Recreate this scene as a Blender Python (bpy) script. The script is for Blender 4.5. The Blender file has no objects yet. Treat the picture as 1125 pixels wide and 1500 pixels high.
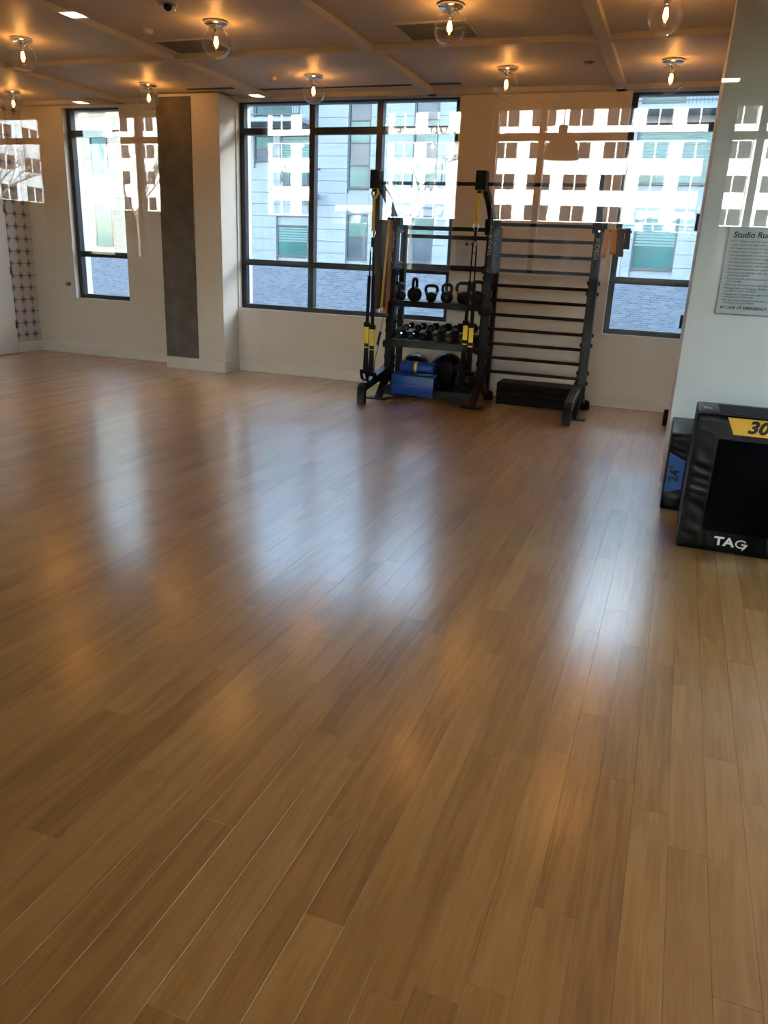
import bpy, bmesh, math, random
from mathutils import Vector, Matrix
random.seed(7)
S = bpy.context.scene
COL = S.collection
PI = math.pi
R = math.radians

# ------------------------------------------------------------------ camera
CAM_H = 1.48
def cam_basis(yaw=19.7, pitch=18.4, roll=2.5):
    y, p, r = R(yaw), R(pitch), R(roll)
    fwd = Vector((-math.sin(y)*math.cos(p), math.cos(y)*math.cos(p), -math.sin(p)))
    r0 = Vector((math.cos(y), math.sin(y), 0)); u0 = r0.cross(fwd)
    return fwd, r0*math.cos(r)+u0*math.sin(r), u0*math.cos(r)-r0*math.sin(r)
FWD, RGT, UPV = cam_basis()
cd = bpy.data.cameras.new('camera'); cam = bpy.data.objects.new('camera', cd); COL.objects.link(cam)
cd.sensor_fit = 'VERTICAL'; cd.sensor_height = 36.0; cd.lens = 36.0*1130/1500; cd.clip_start = 0.02; cd.clip_end = 400
M3 = Matrix((RGT, UPV, -FWD)).transposed()
cam.matrix_world = Matrix.Translation((0, 0, CAM_H)) @ M3.to_4x4()
S.camera = cam
def proj(p):
    d = Vector(p)-Vector((0, 0, CAM_H)); z = d.dot(FWD)
    if z < .05: return None
    return 562.5+1130*d.dot(RGT)/z, 750-1130*d.dot(UPV)/z

# ------------------------------------------------------------------ world, sun, exposure
SUN_EL, SUN_AZ = 16.0, 28.0            # sun ahead of the camera, hidden by the building across the street
w = bpy.data.worlds.new('World'); S.world = w; w.use_nodes = True
nt = w.node_tree; nt.nodes.clear()
out = nt.nodes.new('ShaderNodeOutputWorld'); bg = nt.nodes.new('ShaderNodeBackground'); sky = nt.nodes.new('ShaderNodeTexSky')
sky.sky_type = 'NISHITA'; sky.sun_disc = False; sky.sun_elevation = R(SUN_EL); sky.sun_rotation = R(SUN_AZ)
sky.air_density = 1.0; sky.dust_density = 1.2; sky.ozone_density = 1.0
bg.inputs['Strength'].default_value = 0.9
nt.links.new(sky.outputs[0], bg.inputs[0]); nt.links.new(bg.outputs[0], out.inputs[0])
sd = bpy.data.lights.new('sun', 'SUN'); sun = bpy.data.objects.new('sun', sd); COL.objects.link(sun)
sd.energy = 52.0; sd.angle = R(0.55); sd.color = (1.0, .95, .88)
sdir = Vector((math.sin(R(SUN_AZ))*math.cos(R(SUN_EL)), math.cos(R(SUN_AZ))*math.cos(R(SUN_EL)), math.sin(R(SUN_EL))))
sun.rotation_euler = sdir.to_track_quat('Z', 'Y').to_euler()
S.view_settings.view_transform = 'Standard'; S.view_settings.look = 'None'
S.view_settings.gamma = 1.0; S.view_settings.use_curve_mapping = False
S.view_settings.exposure = 1.36
S.cycles.caustics_reflective = False; S.cycles.caustics_refractive = False
LAMP_W = 2.1

# ------------------------------------------------------------------ materials
MATS = {}
def nodes_of(name):
    m = bpy.data.materials.new(name); m.use_nodes = True
    n = m.node_tree; b = n.nodes['Principled BSDF']; MATS[name] = m
    return m, n, b
def mat(name, col, rough=.5, metal=0., var=.06, scale=8., bump=0., bscale=80., coat=0., stretch=None, spec=.5):
    m, n, b = nodes_of(name)
    tc = n.nodes.new('ShaderNodeNewGeometry'); mp = n.nodes.new('ShaderNodeMapping'); n.links.new(tc.outputs['Position'], mp.inputs[0])
    if stretch: mp.inputs['Scale'].default_value = stretch
    nz = n.nodes.new('ShaderNodeTexNoise'); nz.inputs['Scale'].default_value = scale; nz.inputs['Detail'].default_value = 4
    n.links.new(mp.outputs[0], nz.inputs['Vector'])
    rp = n.nodes.new('ShaderNodeValToRGB')
    rp.color_ramp.elements[0].position = .3; rp.color_ramp.elements[1].position = .7
    rp.color_ramp.elements[0].color = [c*(1-var) for c in col]+[1]; rp.color_ramp.elements[1].color = [min(1, c*(1+var)) for c in col]+[1]
    n.links.new(nz.outputs[0], rp.inputs[0]); n.links.new(rp.outputs[0], b.inputs['Base Color'])
    b.inputs['Roughness'].default_value = rough; b.inputs['Metallic'].default_value = metal; b.inputs['Specular IOR Level'].default_value = spec
    if coat: b.inputs['Coat Weight'].default_value = coat; b.inputs['Coat Roughness'].default_value = .1
    if bump:
        n2 = n.nodes.new('ShaderNodeTexNoise'); n2.inputs['Scale'].default_value = bscale; n2.inputs['Detail'].default_value = 3
        n.links.new(mp.outputs[0], n2.inputs['Vector'])
        bp = n.nodes.new('ShaderNodeBump'); bp.inputs['Strength'].default_value = bump; bp.inputs['Distance'].default_value = .004
        n.links.new(n2.outputs[0], bp.inputs['Height']); n.links.new(bp.outputs[0], b.inputs['Normal'])
    return m
def emis(name, col, strength):
    m, n, b = nodes_of(name)
    b.inputs['Base Color'].default_value = (*col, 1); b.inputs['Emission Color'].default_value = (*col, 1); b.inputs['Emission Strength'].default_value = strength
    return m
def glass(name, tint=(1, 1, 1), r0=.04, rough=0.0, power=5):
    m = bpy.data.materials.new(name); m.use_nodes = True; n = m.node_tree; n.nodes.clear(); MATS[name] = m
    o = n.nodes.new('ShaderNodeOutputMaterial'); t = n.nodes.new('ShaderNodeBsdfTransparent'); g = n.nodes.new('ShaderNodeBsdfGlossy')
    t.inputs[0].default_value = (*tint, 1); g.inputs['Roughness'].default_value = rough
    lw = n.nodes.new('ShaderNodeLayerWeight'); pw = n.nodes.new('ShaderNodeMath'); pw.operation = 'POWER'; pw.inputs[1].default_value = power
    n.links.new(lw.outputs['Facing'], pw.inputs[0])
    ml = n.nodes.new('ShaderNodeMath'); ml.operation = 'MULTIPLY_ADD'; ml.inputs[1].default_value = 1-r0; ml.inputs[2].default_value = r0
    n.links.new(pw.outputs[0], ml.inputs[0])
    mx = n.nodes.new('ShaderNodeMixShader'); n.links.new(ml.outputs[0], mx.inputs[0]); n.links.new(t.outputs[0], mx.inputs[1]); n.links.new(g.outputs[0], mx.inputs[2])
    n.links.new(mx.outputs[0], o.inputs[0])
    return m
def wood_mat(name, c0, c1, c2, rough):
    m, n, b = nodes_of(name); L = n.links.new
    geo = n.nodes.new('ShaderNodeNewGeometry'); oi = n.nodes.new('ShaderNodeObjectInfo')
    add = n.nodes.new('ShaderNodeMath'); add.operation = 'ADD'; L(geo.outputs['Random Per Island'], add.inputs[0]); L(oi.outputs['Random'], add.inputs[1])
    fr = n.nodes.new('ShaderNodeMath'); fr.operation = 'FRACT'; L(add.outputs[0], fr.inputs[0])
    off = n.nodes.new('ShaderNodeMath'); off.operation = 'MULTIPLY'; off.inputs[1].default_value = 37.0; L(fr.outputs[0], off.inputs[0])
    cx = n.nodes.new('ShaderNodeCombineXYZ'); L(off.outputs[0], cx.inputs[0]); L(off.outputs[0], cx.inputs[1])
    va = n.nodes.new('ShaderNodeVectorMath'); va.operation = 'ADD'; L(geo.outputs['Position'], va.inputs[0]); L(cx.outputs[0], va.inputs[1])
    mp = n.nodes.new('ShaderNodeMapping'); mp.inputs['Scale'].default_value = (11, .9, 1); L(va.outputs[0], mp.inputs[0])
    n1 = n.nodes.new('ShaderNodeTexNoise'); n1.inputs['Scale'].default_value = 1.0; n1.inputs['Detail'].default_value = 5; n1.inputs['Roughness'].default_value = .55; L(mp.outputs[0], n1.inputs['Vector'])
    wv = n.nodes.new('ShaderNodeMath'); wv.operation = 'MULTIPLY'; wv.inputs[1].default_value = 30.0; L(n1.outputs[0], wv.inputs[0])
    sn = n.nodes.new('ShaderNodeMath'); sn.operation = 'SINE'; L(wv.outputs[0], sn.inputs[0])
    mp2 = n.nodes.new('ShaderNodeMapping'); mp2.inputs['Scale'].default_value = (170, 5, 1); L(va.outputs[0], mp2.inputs[0])
    n2 = n.nodes.new('ShaderNodeTexNoise'); n2.inputs['Scale'].default_value = 1.0; n2.inputs['Detail'].default_value = 3; L(mp2.outputs[0], n2.inputs['Vector'])
    a = n.nodes.new('ShaderNodeMath'); a.operation = 'MULTIPLY_ADD'; a.inputs[1].default_value = .10; L(sn.outputs[0], a.inputs[0]); gs = n.nodes.new('ShaderNodeMath'); gs.operation = 'MULTIPLY_ADD'; gs.inputs[1].default_value = .45; gs.inputs[2].default_value = .27; L(n2.outputs[0], gs.inputs[0]); L(gs.outputs[0], a.inputs[2])
    a2 = n.nodes.new('ShaderNodeMath'); a2.operation = 'MULTIPLY_ADD'; a2.inputs[1].default_value = .30; a2.inputs[2].default_value = -.15; L(fr.outputs[0], a2.inputs[0])
    a3 = n.nodes.new('ShaderNodeMath'); a3.operation = 'ADD'; L(a.outputs[0], a3.inputs[0]); L(a2.outputs[0], a3.inputs[1])
    rp = n.nodes.new('ShaderNodeValToRGB'); e = rp.color_ramp.elements
    e[0].position = .18; e[0].color = (*c0, 1); e[1].position = .85; e[1].color = (*c2, 1); k = e.new(.5); k.color = (*c1, 1)
    L(a3.outputs[0], rp.inputs[0]); L(rp.outputs[0], b.inputs['Base Color'])
    b.inputs['Roughness'].default_value = rough; b.inputs['IOR'].default_value = 1.5; b.inputs['Coat Weight'].default_value = 1.0; b.inputs['Coat Roughness'].default_value = .20; b.inputs['Coat IOR'].default_value = 1.95
    n3 = n.nodes.new('ShaderNodeTexNoise'); n3.inputs['Scale'].default_value = 130; L(geo.outputs['Position'], n3.inputs['Vector'])
    bp = n.nodes.new('ShaderNodeBump'); bp.inputs['Strength'].default_value = .12; bp.inputs['Distance'].default_value = .002
    L(n3.outputs[0], bp.inputs['Height']); L(bp.outputs[0], b.inputs['Normal'])
    return m
def brick_mat(name, c1, c2, mortar, sx, sy):
    m, n, b = nodes_of(name); L = n.links.new
    geo = n.nodes.new('ShaderNodeNewGeometry'); sp = n.nodes.new('ShaderNodeSeparateXYZ'); L(geo.outputs['Position'], sp.inputs[0])
    cb = n.nodes.new('ShaderNodeCombineXYZ'); L(sp.outputs[0], cb.inputs[0]); L(sp.outputs[2], cb.inputs[1])
    bt = n.nodes.new('ShaderNodeTexBrick'); L(cb.outputs[0], bt.inputs['Vector'])
    bt.inputs['Color1'].default_value = (*c1, 1); bt.inputs['Color2'].default_value = (*c2, 1); bt.inputs['Mortar'].default_value = (*mortar, 1)
    bt.inputs['Scale'].default_value = 1; bt.inputs['Brick Width'].default_value = sx; bt.inputs['Row Height'].default_value = sy; bt.inputs['Mortar Size'].default_value = .009
    L(bt.outputs[0], b.inputs['Base Color']); b.inputs['Roughness'].default_value = .85
    return m
def shibori_mat(name):
    m, n, b = nodes_of(name); L = n.links.new
    geo = n.nodes.new('ShaderNodeNewGeometry'); mp = n.nodes.new('ShaderNodeMapping'); mp.inputs['Scale'].default_value = (1, 6.4, 6.4); L(geo.outputs['Position'], mp.inputs[0])
    fr = n.nodes.new('ShaderNodeVectorMath'); fr.operation = 'FRACTION'; L(mp.outputs[0], fr.inputs[0])
    sb = n.nodes.new('ShaderNodeVectorMath'); sb.operation = 'SUBTRACT'; sb.inputs[1].default_value = (.5, .5, .5); L(fr.outputs[0], sb.inputs[0])
    sp = n.nodes.new('ShaderNodeSeparateXYZ'); L(sb.outputs[0], sp.inputs[0])
    def M(op, a, bb):
        k = n.nodes.new('ShaderNodeMath'); k.operation = op
        for i, v in enumerate((a, bb)):
            if v is None: continue
            if isinstance(v, float): k.inputs[i].default_value = v
            else: L(v, k.inputs[i])
        return k.outputs[0]
    ay, az = M('ABSOLUTE', sp.outputs[1], None), M('ABSOLUTE', sp.outputs[2], None)
    cross = M('MINIMUM', ay, az); diag = M('ABSOLUTE', M('SUBTRACT', ay, az), None)
    d = M('MINIMUM', cross, diag); rad = M('ADD', ay, az)
    nz = n.nodes.new('ShaderNodeTexNoise'); nz.inputs['Scale'].default_value = 30; L(geo.outputs['Position'], nz.inputs['Vector'])
    f = M('ADD', M('MULTIPLY', d, 5.0), M('MULTIPLY', rad, 1.1)); f = M('ADD', f, M('MULTIPLY', nz.outputs[0], .3))
    rp = n.nodes.new('ShaderNodeValToRGB'); e = rp.color_ramp.elements
    e[0].position = .38; e[0].color = (.10, .085, .10, 1); e[1].position = 1.0; e[1].color = (.56, .52, .52, 1)
    L(f, rp.inputs[0]); L(rp.outputs[0], b.inputs['Base Color']); b.inputs['Roughness'].default_value = .8
    return m

mat('paint', (.74, .70, .64), .6, var=.02, bump=.05, bscale=150)
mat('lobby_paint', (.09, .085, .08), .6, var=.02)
mat('trim_paint', (.76, .73, .68), .4, var=.02)
mat('ceiling_paint', (.60, .55, .49), .5, var=.02, spec=.15)
mat('concrete', (.13, .115, .10), .75, var=.28, scale=5, bump=.3, bscale=30)
mat('black_frame', (.018, .02, .028), .35, var=.1)
mat('black_steel', (.006, .007, .009), .42, var=.15, bump=.08, bscale=200, spec=0.25)
mat('matte_black', (.006, .006, .007), .6, var=.2, spec=0.2)
mat('black_vinyl', (.002, .0025, .004), .33, var=.2, bump=.12, bscale=60, spec=0.22)
mat('black_inner', (.002, .002, .0025), .7, var=.2, spec=0.03)
mat('rubber', (.007, .007, .008), .7, var=.2, spec=0.2)
mat('iron', (.005, .005, .006), .42, var=.3, bump=.25, bscale=150, spec=0.3)
mat('chrome', (.75, .76, .78), .16, 1.0, var=.03)
mat('yellow_web', (.78, .55, .02), .6, var=.08, scale=60)
mat('gold_web', (.62, .36, .02), .6, var=.1, scale=60)
mat('orange_band', (.72, .30, .012), .5, var=.1)
mat('red_band', (.32, .10, .04), .5, var=.1)
mat('yellow_band', (.55, .36, .03), .5, var=.1)
mat('grey_band', (.075, .075, .08), .55, var=.12)
mat('dark_band', (.03, .03, .032), .55, var=.12)
mat('blue_reflection', (.005, .05, .27), .3, var=.1, spec=.3)  # blue of a chair's reflection, given to solid shapes in the rack
mat('navy', (.008, .022, .10), .4, var=.15)
mat('blue_label', (.01, .09, .36), .4, var=.05)
mat('yellow_label', (.85, .48, .03), .4, var=.04)
mat('white_print', (.82, .82, .82), .5, var=.02)
mat('grey_print', (.45, .45, .45), .5, var=.02)
mat('ink', (.03, .03, .035), .6, var=.02)
mat('black_print', (.006, .006, .006), .5, var=.02)
mat('sign_face', (.50, .52, .50), .35, var=.03)
mat('sign_edge', (.25, .22, .2), .5)
mat('paper', (.58, .59, .62), .7, var=.02)
mat('plastic_white', (.70, .67, .62), .4, var=.02)
mat('vent_grey', (.22, .21, .21), .6, var=.05)
mat('slot_black', (.006, .006, .006), .6)
mat('door_paint', (.70, .65, .60), .45, var=.02)
mat('subfloor', (.10, .07, .05), .8)
wood_mat('oak_plank', (.33, .138, .034), (.50, .226, .058), (.63, .320, .100), .40)
shibori_mat('shibori')
glass('window_glass', (.93, .975, 1.0), .04)
glass('partition_glass', (.97, .985, .98), .046)
glass('globe_glass', (.975, .975, .975), .055, power=2.6)
glass('bulb_glass', (1.0, .80, .50), .06, power=2.6)
emis('filament', (1.0, .50, .14), 40.0)
emis('bulb_glow', (1.0, .42, .10), 5.0)
emis('downlight_lens', (1.0, .86, .66), 22.0)
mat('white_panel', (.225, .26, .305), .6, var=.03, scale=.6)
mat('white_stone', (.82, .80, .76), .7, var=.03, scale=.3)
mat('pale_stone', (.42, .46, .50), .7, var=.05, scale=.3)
mat('teal_glass', (.025, .11, .11), .15, var=.35, scale=.7, spec=.25)
mat('grey_glass', (.04, .065, .095), .15, var=.3, scale=.7, spec=.25)
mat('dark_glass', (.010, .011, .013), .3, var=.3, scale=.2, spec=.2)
mat('blind', (.12, .22, .22), .6, var=.1)
mat('grey_metal', (.05, .06, .07), .5)
brick_mat('grey_brick', (.075, .095, .13), (.14, .16, .20), (.18, .20, .24), .24, .085)
brick_mat('tan_brick', (.30, .24, .17), (.40, .33, .22), (.42, .38, .32), .22, .075)
mat('street', (.025, .025, .025), .95, var=.15, scale=.5, spec=.1)
mat('bark', (.10, .085, .07), .9, var=.3)
mat('lobby_floor', (.02, .019, .018), .95, var=.1, scale=2).node_tree.nodes['Principled BSDF'].inputs['Specular IOR Level'].default_value = 0.0
mat('shade_metal', (.72, .70, .66), .4, var=.02)
mat('shade_tone_podium', (.004, .004, .004), .8, var=.2, scale=.3, spec=.05)  # near-black tone carries the shade on the rear building's lower floors

# ------------------------------------------------------------------ mesh builder
class MB:
    def __init__(s): s.v = []; s.f = []
    def _add(s, vs, fs):
        o = len(s.v); s.v += [tuple(a) for a in vs]; s.f += [tuple(i+o for i in f) for f in fs]; return s
    def box(s, x0, x1, y0, y1, z0, z1):
        return s._add([(x, y, z) for x in (x0, x1) for y in (y0, y1) for z in (z0, z1)],
                      [(0, 1, 3, 2), (4, 6, 7, 5), (0, 4, 5, 1), (2, 3, 7, 6), (0, 2, 6, 4), (1, 5, 7, 3)])
    def tube(s, pts, r, n=10, closed=False, cap=True, flat=None):
        pts = [Vector(p) for p in pts]; m = len(pts)
        rs = r if isinstance(r, (list, tuple)) else [r]*m
        rings = []; up = None
        for i, p in enumerate(pts):
            if closed: t = (pts[(i+1) % m]-pts[i-1])
            else: t = pts[min(i+1, m-1)]-pts[max(i-1, 0)]
            t.normalize()
            if up is None:
                up = Vector((0, 0, 1)) if abs(t.z) < .9 else Vector((0, 1, 0))
            a = t.cross(up)
            if a.length < 1e-5: a = t.cross(Vector((1, 0, 0)))
            a.normalize(); b = a.cross(t).normalized(); up = b
            rings.append([p+(a*math.cos(2*PI*k/n)+b*math.sin(2*PI*k/n))*rs[i] for k in range(n)])
        vs = [q for rg in rings for q in rg]; fs = []
        for i in range(m if closed else m-1):
            j = (i+1) % m
            for k in range(n):
                l = (k+1) % n; fs.append((i*n+k, i*n+l, j*n+l, j*n+k))
        if not closed and cap:
            fs.append(tuple(range(n-1, -1, -1))); fs.append(tuple((m-1)*n+k for k in range(n)))
        return s._add(vs, fs)
    def cyl(s, p0, p1, r, n=16): return s.tube([p0, p1], r, n)
    def lathe(s, prof, c=(0, 0, 0), n=24, axis='z'):
        vs = []; fs = []; m = len(prof)
        for r, h in prof:
            for k in range(n):
                a = 2*PI*k/n; x, y = r*math.cos(a), r*math.sin(a)
                q = (x, y, h) if axis == 'z' else ((x, h, y) if axis == 'y' else (h, x, y))
                vs.append((c[0]+q[0], c[1]+q[1], c[2]+q[2]))
        for i in range(m-1):
            for k in range(n):
                l = (k+1) % n; fs.append((i*n+k, i*n+l, (i+1)*n+l, (i+1)*n+k))
        if prof[0][0] > 1e-6: fs.append(tuple(range(n-1, -1, -1)))
        if prof[-1][0] > 1e-6: fs.append(tuple((m-1)*n+k for k in range(n)))
        return s._add(vs, fs)
    def prism(s, poly, d0, d1, plane='xz'):
        n = len(poly); f = {'xz': lambda a, b, d: (a, d, b), 'yz': lambda a, b, d: (d, a, b), 'xy': lambda a, b, d: (a, b, d)}[plane]
        vs = [f(a, b, d0) for a, b in poly]+[f(a, b, d1) for a, b in poly]
        fs = [tuple(range(n)), tuple(range(2*n-1, n-1, -1))]+[(i, (i+1) % n, n+(i+1) % n, n+i) for i in range(n)]
        return s._add(vs, fs)
    def ribbon(s, pts, wdir, wid, th):
        """flat band swept along pts; wdir is its width direction"""
        wd = Vector(wdir).normalized(); pts = [Vector(p) for p in pts]; m = len(pts); vs = []; fs = []
        for i, p in enumerate(pts):
            t = (pts[min(i+1, m-1)]-pts[max(i-1, 0)]).normalized(); nn = t.cross(wd).normalized()
            for a, b in ((-1, -1), (1, -1), (1, 1), (-1, 1)): vs.append(p+wd*a*wid/2+nn*b*th/2)
        for i in range(m-1):
            for k in range(4): l = (k+1) % 4; fs.append((i*4+k, i*4+l, i*4+4+l, i*4+4+k))
        fs += [(3, 2, 1, 0), tuple((m-1)*4+k for k in range(4))]
        return s._add(vs, fs)
    def mesh(s, name, bevel=0, seg=2, smooth=False, merge=True):
        me = bpy.data.meshes.new(name); me.from_pydata([tuple(v) for v in s.v], [], s.f)
        bm = bmesh.new(); bm.from_mesh(me)
        if merge: bmesh.ops.remove_doubles(bm, verts=bm.verts, dist=1e-6)
        bmesh.ops.recalc_face_normals(bm, faces=bm.faces)
        if bevel: bmesh.ops.bevel(bm, geom=list(bm.edges), offset=bevel, segments=seg, affect='EDGES', profile=.5, clamp_overlap=True)
        bm.to_mesh(me); bm.free()
        if smooth:
            me.polygons.foreach_set('use_smooth', [True]*len(me.polygons))
            try: me.set_sharp_from_angle(angle=R(42))
            except Exception: pass
        return me
    def build(s, name, m, parent=None, bevel=0, seg=2, smooth=False, world=False):
        if world and parent is not None:
            o = root_loc(parent); s.v = [(a-o[0], b-o[1], c-o[2]) for a, b, c in s.v]
        me = s.mesh(name, bevel, seg, smooth); me.materials.append(MATS[m] if isinstance(m, str) else m)
        ob = bpy.data.objects.new(name, me); COL.objects.link(ob)
        if parent is not None: ob.parent = parent
        return ob
def root_loc(o):
    l = Vector(o.location)
    while o.parent is not None: o = o.parent; l = l+Vector(o.location)
    return l
def tag(o, label=None, cat=None, group=None, kind=None):
    if label: o['label'] = label
    if cat: o['category'] = cat
    if group: o['group'] = group
    if kind: o['kind'] = kind
    return o
def thing(name, loc, label=None, cat=None, group=None, kind=None, rz=0):
    o = bpy.data.objects.new(name, None); COL.objects.link(o); o.location = loc; o.rotation_euler = (0, 0, rz); o.empty_display_size = .1
    return tag(o, label, cat, group, kind)
def inst(me, name, parent, loc=(0, 0, 0), rot=None):
    ob = bpy.data.objects.new(name, me); COL.objects.link(ob); ob.location = loc
    if rot: ob.rotation_euler = rot
    if parent is not None: ob.parent = parent
    return ob
def copy_tree(o, parent=None):
    c = o.copy(); COL.objects.link(c); c.parent = parent
    for ch in list(o.children): copy_tree(ch, c)
    return c
def text(body, size, m, name, parent, loc, rot=(PI/2, 0, 0), align='LEFT', ext=.0006, shear=0., bold=0., sx=1.0):
    cu = bpy.data.curves.new(name, 'FONT'); cu.body = body; cu.size = size; cu.align_x = align; cu.align_y = 'CENTER'
    cu.extrude = ext; cu.shear = shear; cu.offset = bold; cu.resolution_u = 3
    t = bpy.data.objects.new(name+'_tmp', cu); COL.objects.link(t)
    bpy.context.view_layer.update()
    me = bpy.data.meshes.new_from_object(t.evaluated_get(bpy.context.evaluated_depsgraph_get()))
    bpy.data.objects.remove(t); bpy.data.curves.remove(cu)
    me.name = name; me.materials.clear(); me.materials.append(MATS[m])
    ob = bpy.data.objects.new(name, me); COL.objects.link(ob); ob.rotation_euler = rot; ob.scale = (sx, 1, 1)
    if parent is not None:
        ob.parent = parent; ob.location = Vector(loc)-root_loc(parent)
    else: ob.location = loc
    return ob
def struct(name, mb, m, label=None, bevel=0, smooth=False):
    return tag(mb.build(name, m, None, bevel, smooth=smooth), label, kind='structure')

# ================================================================== STUDIO SHELL
XL, YW, XR, YN = -8.42, 8.78, 2.4, 5.80     # left wall, window wall, right wall, projecting wall face
RX = 0.05                                    # left corner of the projecting wall
YC, GY = 8.43, 0.45                          # column face, glass partition
CZ, BZ = 3.155, 3.108                        # ceiling field, beam underside
LY = -8.45                                   # lobby window wall
WIN = {1: (-5.20, -2.49, .775, BZ), 2: (-.745, .16, .775, BZ), 3: (-7.74, -6.86, .755, BZ-.02)}
# far wall as piers, sills and heads around three window openings
mb = MB()
WT = 9.12
def wallseg(mb, x0, x1, z0, z1): mb.box(x0, x1, YW, WT, z0, z1)
for x0, x1 in ((XL-.2, WIN[3][0]), (WIN[3][1], WIN[1][0]), (WIN[1][1], WIN[2][0]), (WIN[2][1], XR+.2)): wallseg(mb, x0, x1, -.02, 3.3)
for k in WIN:
    wallseg(mb, WIN[k][0], WIN[k][1], -.02, WIN[k][2]); wallseg(mb, WIN[k][0], WIN[k][1], WIN[k][3], 3.3)
struct('wall_far', mb, 'paint', 'off-white window wall behind the black exercise rack')
struct('wall_left', MB().box(XL-.2, XL, GY, YW, -.02, 3.3), 'paint', 'off-white end wall with the door at far left')
struct('wall_right', MB().box(RX, XR+.2, YN, YW-.001, -.02, 3.3), 'paint', 'pale grey projecting wall that carries the studio rules sign', bevel=.004)
SW = (2.9, 5.5, .45, 3.05)                   # opening (y0, y1, z0, z1) of unseen side window, added for daylight fill
mb = MB().box(XR, XR+.2, LY-.3, SW[0], -.02, 3.3).box(XR, XR+.2, SW[1], YN-.001, -.02, 3.3).box(XR, XR+.2, SW[0], SW[1], -.02, SW[2]).box(XR, XR+.2, SW[0], SW[1], SW[3], 3.3)
struct('wall_side', mb, 'paint', 'off-white side wall to the right of the padded boxes')
# column
mb = MB().box(-6.03, -5.215, YC, YW+.002, 0, BZ+.03); wc = struct('wall_column', mb, 'paint', 'white boxed column between the two left windows', bevel=.004)
MB().box(-6.055, -5.585, YC-.012, YC+.06, .145, BZ).build('concrete_panel', 'concrete', wc, bevel=.003)
# floor with planks
fl = struct('floor', MB().box(XL-.1, XR+.1, GY-.06, YW+.05, -.15, -.012), 'subfloor', 'warm oak plank floor of the studio')
PW, PL = .100, .915
def plank_mesh(l, name='plank'):
    g = .00036; c = .0001
    vs = [(g, g, -.012), (PW-g, g, -.012), (PW-g, l-g, -.012), (g, l-g, -.012),
          (g, g, -c), (PW-g, g, -c), (PW-g, l-g, -c), (g, l-g, -c),
          (g+c, g+c, 0), (PW-g-c, g+c, 0), (PW-g-c, l-g-c, 0), (g+c, l-g-c, 0)]
    fs = [(0, 1, 5, 4), (1, 2, 6, 5), (2, 3, 7, 6), (3, 0, 4, 7), (4, 5, 9, 8), (5, 6, 10, 9), (6, 7, 11, 10), (7, 4, 8, 11), (8, 9, 10, 11)]
    return vs, fs
cand = []; rest = []
nx = int((XR-XL)/PW)+1
for i in range(nx):
    x = XL+.003+i*PW
    if x+PW > XR: continue
    ymax = (YN-.003) if x+PW > RX-.003 else YW-.003
    y = GY-.05-random.random()*PL
    while y < ymax:
        a, b = max(y, GY-.05), min(y+PL, ymax)
        y += PL
        if b-a < .02: continue
        p = proj((x+PW/2, (a+b)/2, 0))
        full = abs((b-a)-PL) < 1e-6
        if full and p and -40 < p[0] < 1165 and 380 < p[1] < 1540:
            d = Vector((x, (a+b)/2, -CAM_H)).length; cand.append((d**-3, x, a, b))
        else: rest.append((x, a, b))
_i = int((RX-XL-.003)/PW); _x = XL+.003+_i*PW; trimmed = [(_x, a_, min(a_+PL, YW-.003)) for a_ in (YN-.003, YN-.003+PL, YN-.003+2*PL, YN-.003+3*PL) if a_ < YW-.01]
cand.sort(reverse=True)
vs, fs = plank_mesh(PL); me = bpy.data.meshes.new('plank'); me.from_pydata(vs, [], fs); me.materials.append(MATS['oak_plank'])
for _, x, a, b in cand[:300]: inst(me, 'plank', fl, (x, a, 0))
mb = MB()
for x, a, b in [c[1:] for c in cand[300:]]+rest:
    vs, fs = plank_mesh(b-a); mb._add([(v[0]+x, v[1]+a, v[2]) for v in vs], fs)
for x, a, b in trimmed:
    vs, fs = plank_mesh(b-a); mb._add([(min(v[0]+x, RX-.001), v[1]+a, v[2]) for v in vs], fs)
me = bpy.data.meshes.new('far_planks'); me.from_pydata(mb.v, [], mb.f); me.materials.append(MATS['oak_plank'])
tag(inst(me, 'far_planks', fl), kind='stuff')
# ceiling with a grid of shallow beams
ce = struct('ceiling', MB().box(XL-.2, XR+.2, GY-.1, WT, CZ, CZ+.2), 'ceiling_paint', 'beige ceiling divided by a grid of shallow beams')
BX = (-6.78, -4.76, -2.79, -.85); BY = (1.05, 3.0, 4.97, 6.92)
for x in BX: MB().box(x-.05, x+.05, GY, YW, BZ, CZ+.01).build('ceiling_beam', 'ceiling_paint', ce, bevel=.003)
for y in BY: MB().box(XL, (RX if y > YN else XR), y-.05, y+.05, BZ+.002, CZ+.01).build('ceiling_beam', 'ceiling_paint', ce, bevel=.003)
MB().box(XL, RX, YW-.10, YW, BZ, CZ+.01).build('border_beam', 'ceiling_paint', ce)
# baseboards
def baseboard(name, x0, x1, y0, y1, label=None):
    struct(name, MB().box(x0, x1, y0, y1, 0, .135), 'trim_paint', label, bevel=.003)
baseboard('baseboard_far', -5.213, RX, YW-.016, YW)
baseboard('baseboard_left_bay', XL, -6.032, YW-.016, YW)
baseboard('baseboard_column', -6.06, -5.20, YC-.016, YC)
baseboard('baseboard_column_return', -5.215, -5.199, YC, YW-.016)
baseboard('baseboard_left', XL, XL+.016, 8.34, YW-.016)
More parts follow.
